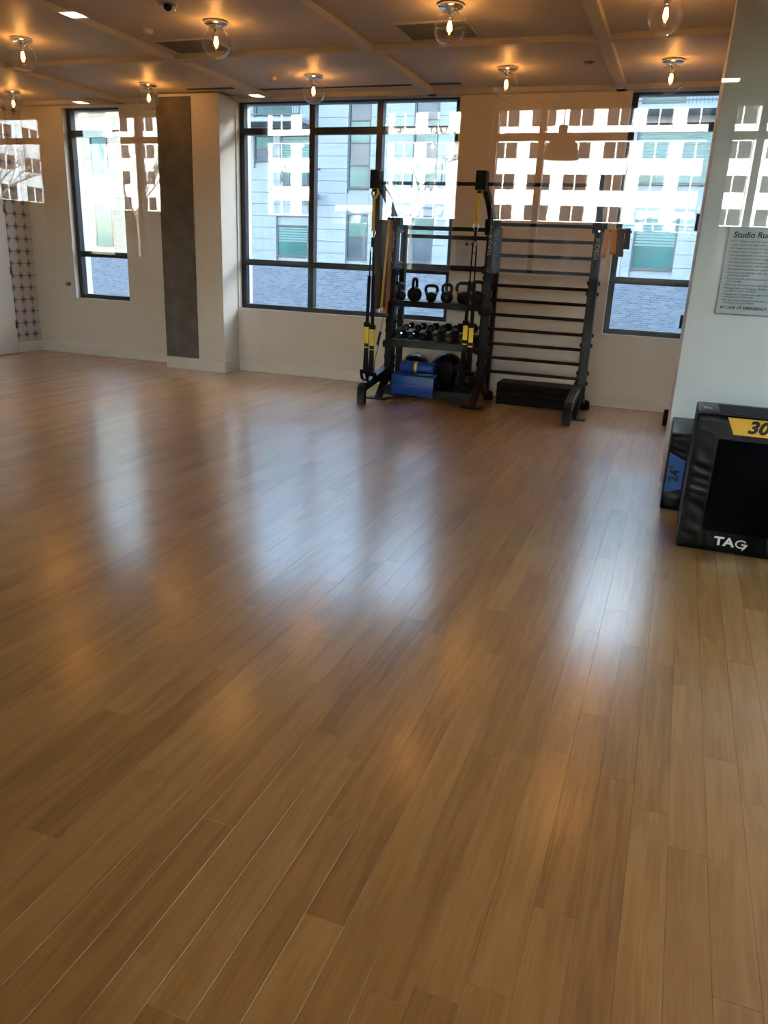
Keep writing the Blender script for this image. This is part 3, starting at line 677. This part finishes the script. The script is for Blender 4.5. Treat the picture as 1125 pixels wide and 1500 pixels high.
MB().prism([(7.955+.0635*math.cos(R(q)), .352+.0635*math.sin(R(q))) for q in range(0, 360, 15)], -2.56, -2.53, 'yz').build('strap', 'gold_web', t, smooth=True, world=True)
# blue wedge on the shelf lip, also standing in for the chair reflection
t = thing('reflection_wedge', (-2.6, 7.87, 0), 'glossy blue wedge standing in for a reflected chair at the foot of the rack', 'cushion')
MB().prism([(7.885, .055), (7.885, .265), (8.03, .288), (8.03, .132), (7.897, .132), (7.897, .055)], -2.80, -2.33, 'yz').build('wedge_body', 'blue_reflection', t, bevel=.008, smooth=True, world=True)
MB().box(-2.80, -2.33, 7.878, 7.887, .155, .163).build('piping', 'navy', t, world=True)
# black stacked step platforms behind the ladder
for k in range(3):
    t = thing('step_platform', (-1.315, 8.40, .003+.078*k), 'black step platform behind the ladder, %s of the stack' % ('lowest', 'middle one', 'topmost')[k], 'step platform', 'black step platforms')
    z = .0+.078*k
    MB().prism([(8.27, z), (8.26, z+.058), (8.27, z+.076), (8.58, z+.076), (8.59, z+.058), (8.58, z)], -1.73, -.90, 'yz').build('deck', 'rubber', t, bevel=.006, world=True)
    MB().box(-1.72, -.91, 8.255, 8.262, z+.028, z+.036).build('groove_rib', 'matte_black', t, world=True)

# ================================================================== WALL THINGS
t = thing('notice', (-2.325, YW, 1.40), 'white exercise notice with a dumbbell drawing taped beside the wide window', 'notice')
nx0, nx1, nz0, nz1 = -2.43, -2.215, 1.40, 1.72
pg = MB().box(nx0, nx1, YW-.002, YW, nz0, nz1).build('sheet', 'paper', t, world=True)
text('Training', .038, 'ink', 'heading', t, (-2.275, YW-.003, 1.675), align='CENTER')
di = MB().box(-2.30, -2.25, YW-.003, YW-.002, 1.630, 1.638)
for sx in (-1, 1): di.box(-2.275+sx*.032-.009, -2.275+sx*.032+.009, YW-.003, YW-.002, 1.616, 1.652); di.box(-2.275+sx*.045-.005, -2.275+sx*.045+.005, YW-.003, YW-.002, 1.623, 1.645)
di.build('dumbbell_icon', 'ink', t, world=True)
ln = MB()
for k, z in enumerate((1.585, 1.565, 1.55, 1.53, 1.51, 1.49, 1.47, 1.45)): ln.box(-2.40, -2.24-.02*(k % 3), YW-.003, YW-.002, z, z+.005)
ln.build('text_lines', 'grey_print', t, world=True)
def outlet(x, y, z, label, face=-1):
    t = thing('wall_outlet', (x, y, z), label, 'outlet', 'wall outlets')
    MB().box(-.036, .036, -.006, 0, -.058, .058).build('plate', 'plastic_white', t, bevel=.002)
    for dz in (-.022, .022):
        s = MB().box(-.016, .016, -.009, -.005, dz-.014, dz+.014).build('socket', 'trim_paint', t, bevel=.002)
        MB().box(-.008, -.005, -.0095, -.0088, dz-.006, dz+.006).box(.005, .008, -.0095, -.0088, dz-.006, dz+.006).build('slots', 'ink', s)
outlet(-5.37, YC, .41, 'pale outlet on the white column below its middle')
outlet(-6.47, YW, .43, 'pale outlet on the wall left of the concrete column')
outlet(-1.55, YW, .41, 'pale outlet on the wall behind the ladder rungs')
t = thing('round_doorstop', (-7.84, YW, .93), 'small dark round doorstop on the wall left of the narrow window', 'doorstop')
MB().lathe([(0, 0), (.022, 0), (.022, -.006), (.012, -.01), (.012, -.022), (.024, -.03), (.024, -.045), (0, -.05)], axis='y', n=20).build('knob', 'sign_edge', t, smooth=True)
MB().lathe([(.026, 0), (.026, -.004), (.02, -.004)], axis='y', n=20).build('rose', 'grey_metal', t, smooth=True)
t = thing('door_stop', (.03, 8.02, 0), 'small black block on the floor at the corner of the rules wall', 'door stop')
MB().box(.005, .048, 8.0, 8.08, 0, .15).build('block', 'rubber', t, bevel=.006, world=True)
MB().box(.004, .03, 7.995, 8.0, .05, .1).build('pad', 'matte_black', t, world=True)
# rules sign
sgx0, sgx1, sgz0, sgz1 = .228, .70, 1.205, 1.748
SY = YN
t = thing('rules_sign', ((sgx0+sgx1)/2, SY, sgz0), 'grey studio rules sign with black lettering on the projecting wall', 'sign')
MB().box(sgx0, sgx1, SY-.008, SY, sgz0, sgz1).build('panel', 'sign_face', t, bevel=.001, world=True)
MB().box(sgx0, sgx1, SY-.010, SY, sgz0-.005, sgz0).build('lower_edge', 'sign_edge', t, world=True)
TY = SY-.0086
text('Studio Rules', .050, 'ink', 'heading', t, (sgx0+.030, TY, 1.700), bold=.0012, shear=.12)
rules = ['For residents and their guests only', 'Only 1 guest per apartment please permitted', 'No inappropriate use of equipment or devices', 'Proper attire is required, including sneakers', 'Use of equipment is at your own risk',
         'Consult a physician before beginning exercise', 'No food, alcoholic beverages, or glass items', 'No personal music, small handhelds, or speakers', 'Headphones/earbuds are required when used',
         'Animals are prohibited, with the exception of|assistance animals', 'Please limit the use of equipment to thirty min|one training', 'Please be courteous and clean down equipment', 'Management and Property Owner assume no|accidents, injury, or theft',
         'Management reserves the right to deny access|violating any of the rules', 'We take care throughout the entire premises|smoking is not permitted']
z = 1.662
for rl in rules:
    for j, s in enumerate(rl.split('|')):
        text(('\u2022 ' if j == 0 else '   ')+s, .0185, 'ink', 'rule_line', t, (sgx0+.018, TY, z), ext=.0003)
        z -= .0165
    z -= .0052
text('IN CASE OF EMERGENCY PLEASE', .0255, 'ink', 'footer', t, (sgx0+.024, TY, 1.244), ext=.0003, bold=.0006)

# ================================================================== PADDED BOXES
def soft_face(x0, x1, z0, z1, y, inner, folds, amp):
    """front cover: puffy border with folds, flat centre"""
    nxn, nzn = 60, 70; vs = []; fs = []
    for i in range(nxn+1):
        for j in range(nzn+1):
            x = x0+(x1-x0)*i/nxn; zz = z0+(z1-z0)*j/nzn
            e = min(x-x0, x1-x, zz-z0, z1-zz); d = -.006*min(1, e/.02)
            if e < inner:
                side = (x-x0 == e) or (x1-x == e)
                u = zz if side else x
                wv = math.sin(u*folds+2.5*math.sin(u*17)+x*30+zz*4)*math.sin(PI*min(1, e/inner))
                d -= amp*wv*(1.0 if side or zz < z0+inner else .15)
            elif e < inner+.008: d += .004
            vs.append((x, y+d, zz))
    for i in range(nxn):
        for j in range(nzn):
            a = i*(nzn+1)+j; fs.append((a, a+nzn+1, a+nzn+2, a+1))
    m = MB(); m._add(vs, fs); return m
def tag_logo(t, x, z, h, y, m='white_print'):
    o = text('TA', h*1.38, m, 'logo_letters', t, (x, y, z+h/2), bold=h*.045, sx=1.2)
    cx, cz, r = x+h*2.86, z+h*.5, h*.5
    mb = MB(); out = []; inn = []
    for k in range(25):
        a = R(38)+R(262)*k/24; out.append((cx+r*1.25*math.cos(a), cz+r*math.sin(a))); w_ = .26 if k < 20 else .3
        inn.append((cx+r*(1.25-.34)*math.cos(a), cz+r*(1-w_*1.0)*math.sin(a)))
    for k in range(24): mb.prism([out[k], out[k+1], inn[k+1], inn[k]], y-.0006, y, 'xz')
    mb.prism([(cx+h*.02, cz+h*.06), (cx+h*.66, cz+h*.06), (cx+h*.66, cz-h*.08), (cx+h*.40, cz-h*.50), (cx+h*.16, cz-h*.78), (cx+h*.20, cz-h*.45), (cx+h*.34, cz-h*.10), (cx+h*.02, cz-h*.10)], y-.0006, y, 'xz')
    mb.build('logo_arrow_letter', m, t, world=True)
# tall box, 30 inch side up
bx0, bx1, by0, by1, bh = .174, .784, 4.385, 4.80, .757
t = thing('plyometric_box', ((bx0+bx1)/2, by0, 0), 'large black padded jump box with yellow 30-inch label', 'jump box', 'padded jump boxes')
MB().box(bx0, bx1, by0+.004, by1, 0, bh).build('foam_body', 'black_vinyl', t, bevel=.012, seg=3, smooth=True, world=True)
soft_face(bx0+.008, bx1-.008, .008, bh-.010, by0+.004, .118, 95, .0035).build('front_cover', 'black_vinyl', t, smooth=True, world=True)
MB().box(bx0+.121, bx1-.121, by0-.0045, by0+.002, .118, bh-.125).build('inner_panel', 'black_inner', t, bevel=.003, world=True)
MB().prism([(bx0+.148, bh-.008), (bx1-.148, bh-.008), (bx1-.188, bh-.095), (bx0+.188, bh-.095)], by0-.010, by0-.002, 'xz').build('yellow_patch', 'yellow_label', t, world=True)
text('30"', .088, 'black_print', 'size_number', t, ((bx0+bx1)/2+.012, by0-.0105, bh-.052), align='CENTER', shear=.2, bold=.0038, sx=1.12)
tag_logo(t, bx0+.19, .045, .048, by0-.012)
MB().box(bx0+.004, bx1-.004, by0+.045, by0+.050, bh-.001, bh+.0016).build('top_seam', 'black_inner', t, world=True)
MB().box(bx0+.11, bx1-.02, by0+.09, by1-.06, bh-.001, bh+.0012).build('top_panel', 'matte_black', t, world=True)
text('20"', .06, 'grey_print', 'side_number', t, (bx0+.055, by0+.20, bh+.001), rot=(0, 0, PI/2), align='CENTER', bold=.001)
# lower box lying on its side, 20 inch up
cx0, cx1, cy0, cy1, ch = .068, .678, 5.085, 5.70, .497
t = thing('plyometric_box', ((cx0+cx1)/2, cy0, 0), 'lower black padded jump box with blue 24-inch label, behind the large one', 'jump box', 'padded jump boxes')
MB().box(cx0, cx1, cy0+.004, cy1, 0, ch).build('foam_body', 'black_vinyl', t, bevel=.012, seg=3, smooth=True, world=True)
soft_face(cx0+.008, cx1-.008, .008, ch-.010, cy0+.004, .118, 95, .0035).build('front_cover', 'black_vinyl', t, smooth=True, world=True)
MB().prism([(cx0+.008, .115), (cx0+.008, .375), (cx0+.108, .330), (cx0+.108, .150)], cy0-.010, cy0-.002, 'xz').build('blue_patch', 'blue_label', t, world=True)
text('24"', .078, 'black_print', 'size_number', t, (cx0+.055, cy0-.0105, .245), rot=(PI/2, -PI/2, 0), align='CENTER', bold=.003)
MB().box(cx0+.004, cx1-.004, cy0+.030, cy0+.035, ch-.001, ch+.0016).build('top_seam', 'black_inner', t, world=True)

# ================================================================== STREET SIDE IN FRONT
struct('ground_front', MB().box(-80, 60, WT, 60, -2.7, -2.5), 'street', 'asphalt street outside the studio windows')
struct('ground_rear', MB().box(-90, 60, -95, LY-.3, -.4, -.2), 'street', 'street outside the lobby windows')
FY = 34.0
bd = thing('apartment_building', (-8, FY, -2.5), 'white panelled apartment building across the street with dark framed windows', 'building')
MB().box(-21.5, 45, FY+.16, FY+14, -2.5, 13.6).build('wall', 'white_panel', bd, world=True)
MB().box(-21.5, 14, FY-.05, FY+.2, -2.5, .88).build('brick_base', 'grey_brick', bd, world=True)
MB().box(-21.5, 14, FY-.09, FY+.2, .88, .96).build('base_coping', 'white_panel', bd, world=True)
ROWS = [.96]
while ROWS[-1] < 9.5: ROWS.append(ROWS[-1]+.508)
wins = []      # x0,x1,z0,z1,kind
for (a, b) in ((-14.58, -13.52), (-11.58, -10.48), (-8.55, -7.5), (-5.5, -4.45)):
    wins += [(a, b, 1.22, 3.18), (a, b, 4.2, 7.9)]
wins += [(-18.1, -16.45, 1.22, 2.62), (-17.9, -16.2, 4.3, 6.4), (-19.25, -18.25, 5.3, 6.4), (-19.2, -17.3, 7.2, 9.0), (-2.15, -.5, 1.33, 3.42), (-2.5, .6, 4.5, 6.45), (2.2, 3.6, 1.33, 3.42), (-2.5, -.9, 7.3, 9.2)]
cols = [-21.5, -19.6, -18.1, -16.2, -14.58, -13.52, -11.58, -10.48, -8.55, -7.5, -5.5, -4.45, -2.5, .6, 2.2, 3.6, 6, 10, 14]
for r in range(len(ROWS)-1):
    z0, z1 = ROWS[r]+.008, ROWS[r+1]-.008
    for c in range(len(cols)-1):
        segs = [(cols[c]+.006, cols[c+1]-.006)]
        for wx0, wx1, wz0, wz1 in wins:
            if wz1 > z0 and wz0 < z1:
                ns = []
                for a, b in segs:
                    if wx1 <= a or wx0 >= b: ns.append((a, b)); continue
                    if wx0-a > .05: ns.append((a, wx0))
                    if b-wx1 > .05: ns.append((wx1, b))
                segs = ns
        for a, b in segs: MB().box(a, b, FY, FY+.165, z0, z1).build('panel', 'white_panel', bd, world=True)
for i, (a, b, z0, z1) in enumerate(wins):
    f = MB(); e = .07
    f.box(a, a+e, FY+.03, FY+.17, z0, z1).box(b-e, b, FY+.03, FY+.17, z0, z1).box(a+e, b-e, FY+.03, FY+.17, z0, z0+e).box(a+e, b-e, FY+.03, FY+.17, z1-e, z1)
    wo = f.build('window', 'grey_metal', bd, world=True)
    nsp = max(2, round((z1-z0)/1.0)) if (b-a) < 1.3 else 1
    for k in range(nsp):
        za, zb = z0+e+(z1-z0-2*e)*k/nsp, z0+e+(z1-z0-2*e)*(k+1)/nsp
        MB().box(a+e, b-e, FY+.10, FY+.12, za+.02, zb-.02).build('pane', 'grey_glass' if (i+k) % 2 == 0 and nsp > 1 else 'teal_glass', wo, world=True)
        if k: MB().box(a+e, b-e, FY+.05, FY+.14, za-.03, za+.03).build('sash_bar', 'grey_metal', wo, world=True)
    if (b-a) > 1.3:
        for k in range(int((z1-z0-.2)/.11*.6)):
            zz = z1-.14-.11*k; MB().box(a+e, b-e, FY+.085, FY+.098, zz-.035, zz+.035).build('blind_slat', 'blind', wo, world=True)
# balconies on the left part and one at right
def balcony(x0, x1, z, dep=1.3):
    bl = MB().box(x0, x1, FY-dep, FY, z-.16, z).build('balcony', 'white_panel', bd, world=True)
    rail = MB().box(x0, x1, FY-dep, FY-dep+.05, z+1.0, z+1.06).box(x0, x1, FY-dep, FY-dep+.04, z+.1, z+.14)
    rail.box(x0, x0+.05, FY-dep, FY, z+1.0, z+1.06).box(x1-.05, x1, FY-dep, FY, z+1.0, z+1.06); rail.build('railing', 'grey_metal', bl, world=True)
    n = int((x1-x0)/.13)
    for k in range(n+1):
        x = x0+.02+(x1-x0-.06)*k/n; MB().box(x, x+.022, FY-dep+.01, FY-dep+.03, z, z+1.0).build('baluster', 'grey_metal', bl, world=True)
    for x in (x0, x1-.05): MB().box(x, x+.05, FY-dep, FY-dep+.05, z, z+1.05).build('baluster_post', 'grey_metal', bl, world=True)
balcony(-20.6, -16.3, 6.9); balcony(-17.2, -15.9, 3.95); balcony(-10.0, -9.1, 4.3, .9); balcony(-2.9, 1.2, 7.1)
# tan brick building to the left
tb = thing('brick_building', (-32, 33, -2.5), 'tan brick building seen through the narrow left window', 'building')
MB().box(-60, -21.5, 33.2, 46, -2.5, 13.6).build('wall', 'tan_brick', tb, world=True)
MB().box(-60, -21.5, 33.05, 33.3, -2.5, .85).build('brick_base', 'grey_brick', tb, world=True)
MB().box(-60, -21.5, 33.0, 33.3, .85, .95).build('base_coping', 'white_panel', tb, world=True)
for x0 in (-38.0, -35.6, -33.4, -31.3, -29.5, -27.7, -25.4):
    for z0 in (1.3, 4.3, 7.3):
        f = MB(); a, b, z1, e = x0, x0+1.0, z0+2.0, .07
        f.box(a, a+e, 33.12, 33.24, z0, z1).box(b-e, b, 33.12, 33.24, z0, z1).box(a+e, b-e, 33.12, 33.24, z0, z0+e).box(a+e, b-e, 33.12, 33.24, z1-e, z1).box(a+e, b-e, 33.14, 33.22, z0+.95, z0+1.02)
        wo = f.build('window', 'grey_metal', tb, world=True)
        for za, zb in ((z0+e, z0+.95), (z0+1.02, z1-e)): MB().box(a+e, b-e, 33.17, 33.19, za, zb).build('pane', 'teal_glass', wo, world=True)
# ================================================================== STREET SIDE BEHIND (mirrored in the glass)
BYY = -79.0; PITCH = 2.75; BAY = 3.43; Z0 = 4.58
def white_block(name, label, origin, rz, length, x_start, height, stone='white_stone'):
    t = thing(name, origin, label, 'building', rz=rz)
    # local: facade along +x, facing +y at y=0
    MB().box(x_start, x_start+length, -12, -.30, -.2, height).build('wall', stone, t)
    MB().box(x_start, x_start+length, -.32, -.02, -.2, Z0+.62).build('shade_tone_podium', 'shade_tone_podium', t)  # ground-floor shade put into a dark base, not cast by the sun
    nb = int(length/BAY)
    nfl = 6
    for k in range(nb+1):
        x = x_start+k*BAY; MB().box(x-.5, x+.5, -.32, .12, Z0+.62, height).build('pilaster', stone, t)
        if k < nb: MB().box(x+1.3, x+2.1, -.05, .02, .3, Z0-.2).build('shade_panel', 'dark_glass', t)  # dark panels added as part of the painted ground-floor shade
    for f in range(1, int((height-Z0)/PITCH)+1):
        z = Z0+f*PITCH; MB().box(x_start, x_start+length, -.32, .0, z-.68, z+.62).build('spandrel', stone, t)
    fm = MB(); fm.box(.5, .62, -.16, -.05, 0, 1.66).box(BAY-.62, BAY-.5, -.16, -.05, 0, 1.66).box(BAY/2-.06, BAY/2+.06, -.16, -.04, 0, 1.66).box(.62, BAY/2-.06, -.16, -.05, 0, .08).box(BAY/2+.06, BAY-.62, -.16, -.05, 0, .08)
    fme = fm.mesh('window'); fme.materials.append(MATS[stone])
    pm = MB().box(.62, BAY/2-.06, -.13, -.11, .08, 1.66).mesh('pane'); pm.materials.append(MATS['dark_glass'])
    for k in range(nb):
        for f in range(nfl):
            wo = inst(fme, 'window', t, (x_start+k*BAY, 0, Z0+f*PITCH+.62))
            inst(pm, 'pane', wo); inst(pm, 'pane', wo, (BAY/2-.56, 0, 0))
    return t
white_block('office_building', 'sunlit white stone building with window bands mirrored in the glass', (0, BYY, 0), 0, 86, -64.2, 27)
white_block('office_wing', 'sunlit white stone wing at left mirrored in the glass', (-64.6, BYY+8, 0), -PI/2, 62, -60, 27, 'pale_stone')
# bare street trees
def tree(x, y, h, label, seed):
    rnd = random.Random(seed); t = thing('bare_tree', (x, y, -.2), label, 'tree', 'bare trees in the rear street')
    tr = MB(); br = MB()
    tr.tube([(0, 0, 0), (.05, 0, h*.2), (-.03, .05, h*.42)], [.14, .11, .085], 8)
    def grow(p, d, l, r, depth):
        q = p+d*l
        br.tube([p, p+d*l*.5+Vector((rnd.uniform(-.05, .05), rnd.uniform(-.05, .05), 0))*l, q], [r, r*.85, r*.68], 5)
        if depth == 0: return
        for k in range(3 if depth > 1 else 2):
            nd = (d+Vector((rnd.uniform(-.75, .75), rnd.uniform(-.75, .75), rnd.uniform(-.15, .5)))).normalized()
            grow(q, nd, l*rnd.uniform(.62, .82), r*.64, depth-1)
    for k in range(5):
        a = k*2*PI/5+rnd.random(); grow(Vector((-.03, .05, h*(.34+.02*k))), Vector((math.cos(a)*.6, math.sin(a)*.6, .75)).normalized(), h*.2, .055, 4)
    tr.build('trunk', 'bark', t, smooth=True); br.build('branches', 'bark', t)
tree(-22.5, -38, 8.0, 'bare tree mirrored over the left bay of the wide window', 3)
tree(-31, -40, 8.5, 'bare tree mirrored beside the concrete column', 5)
tree(-40, -38, 8.0, 'bare tree mirrored at the far left', 9)
tree(-11.5, -33, 8.0, 'bare tree mirrored behind the rack arm', 12)
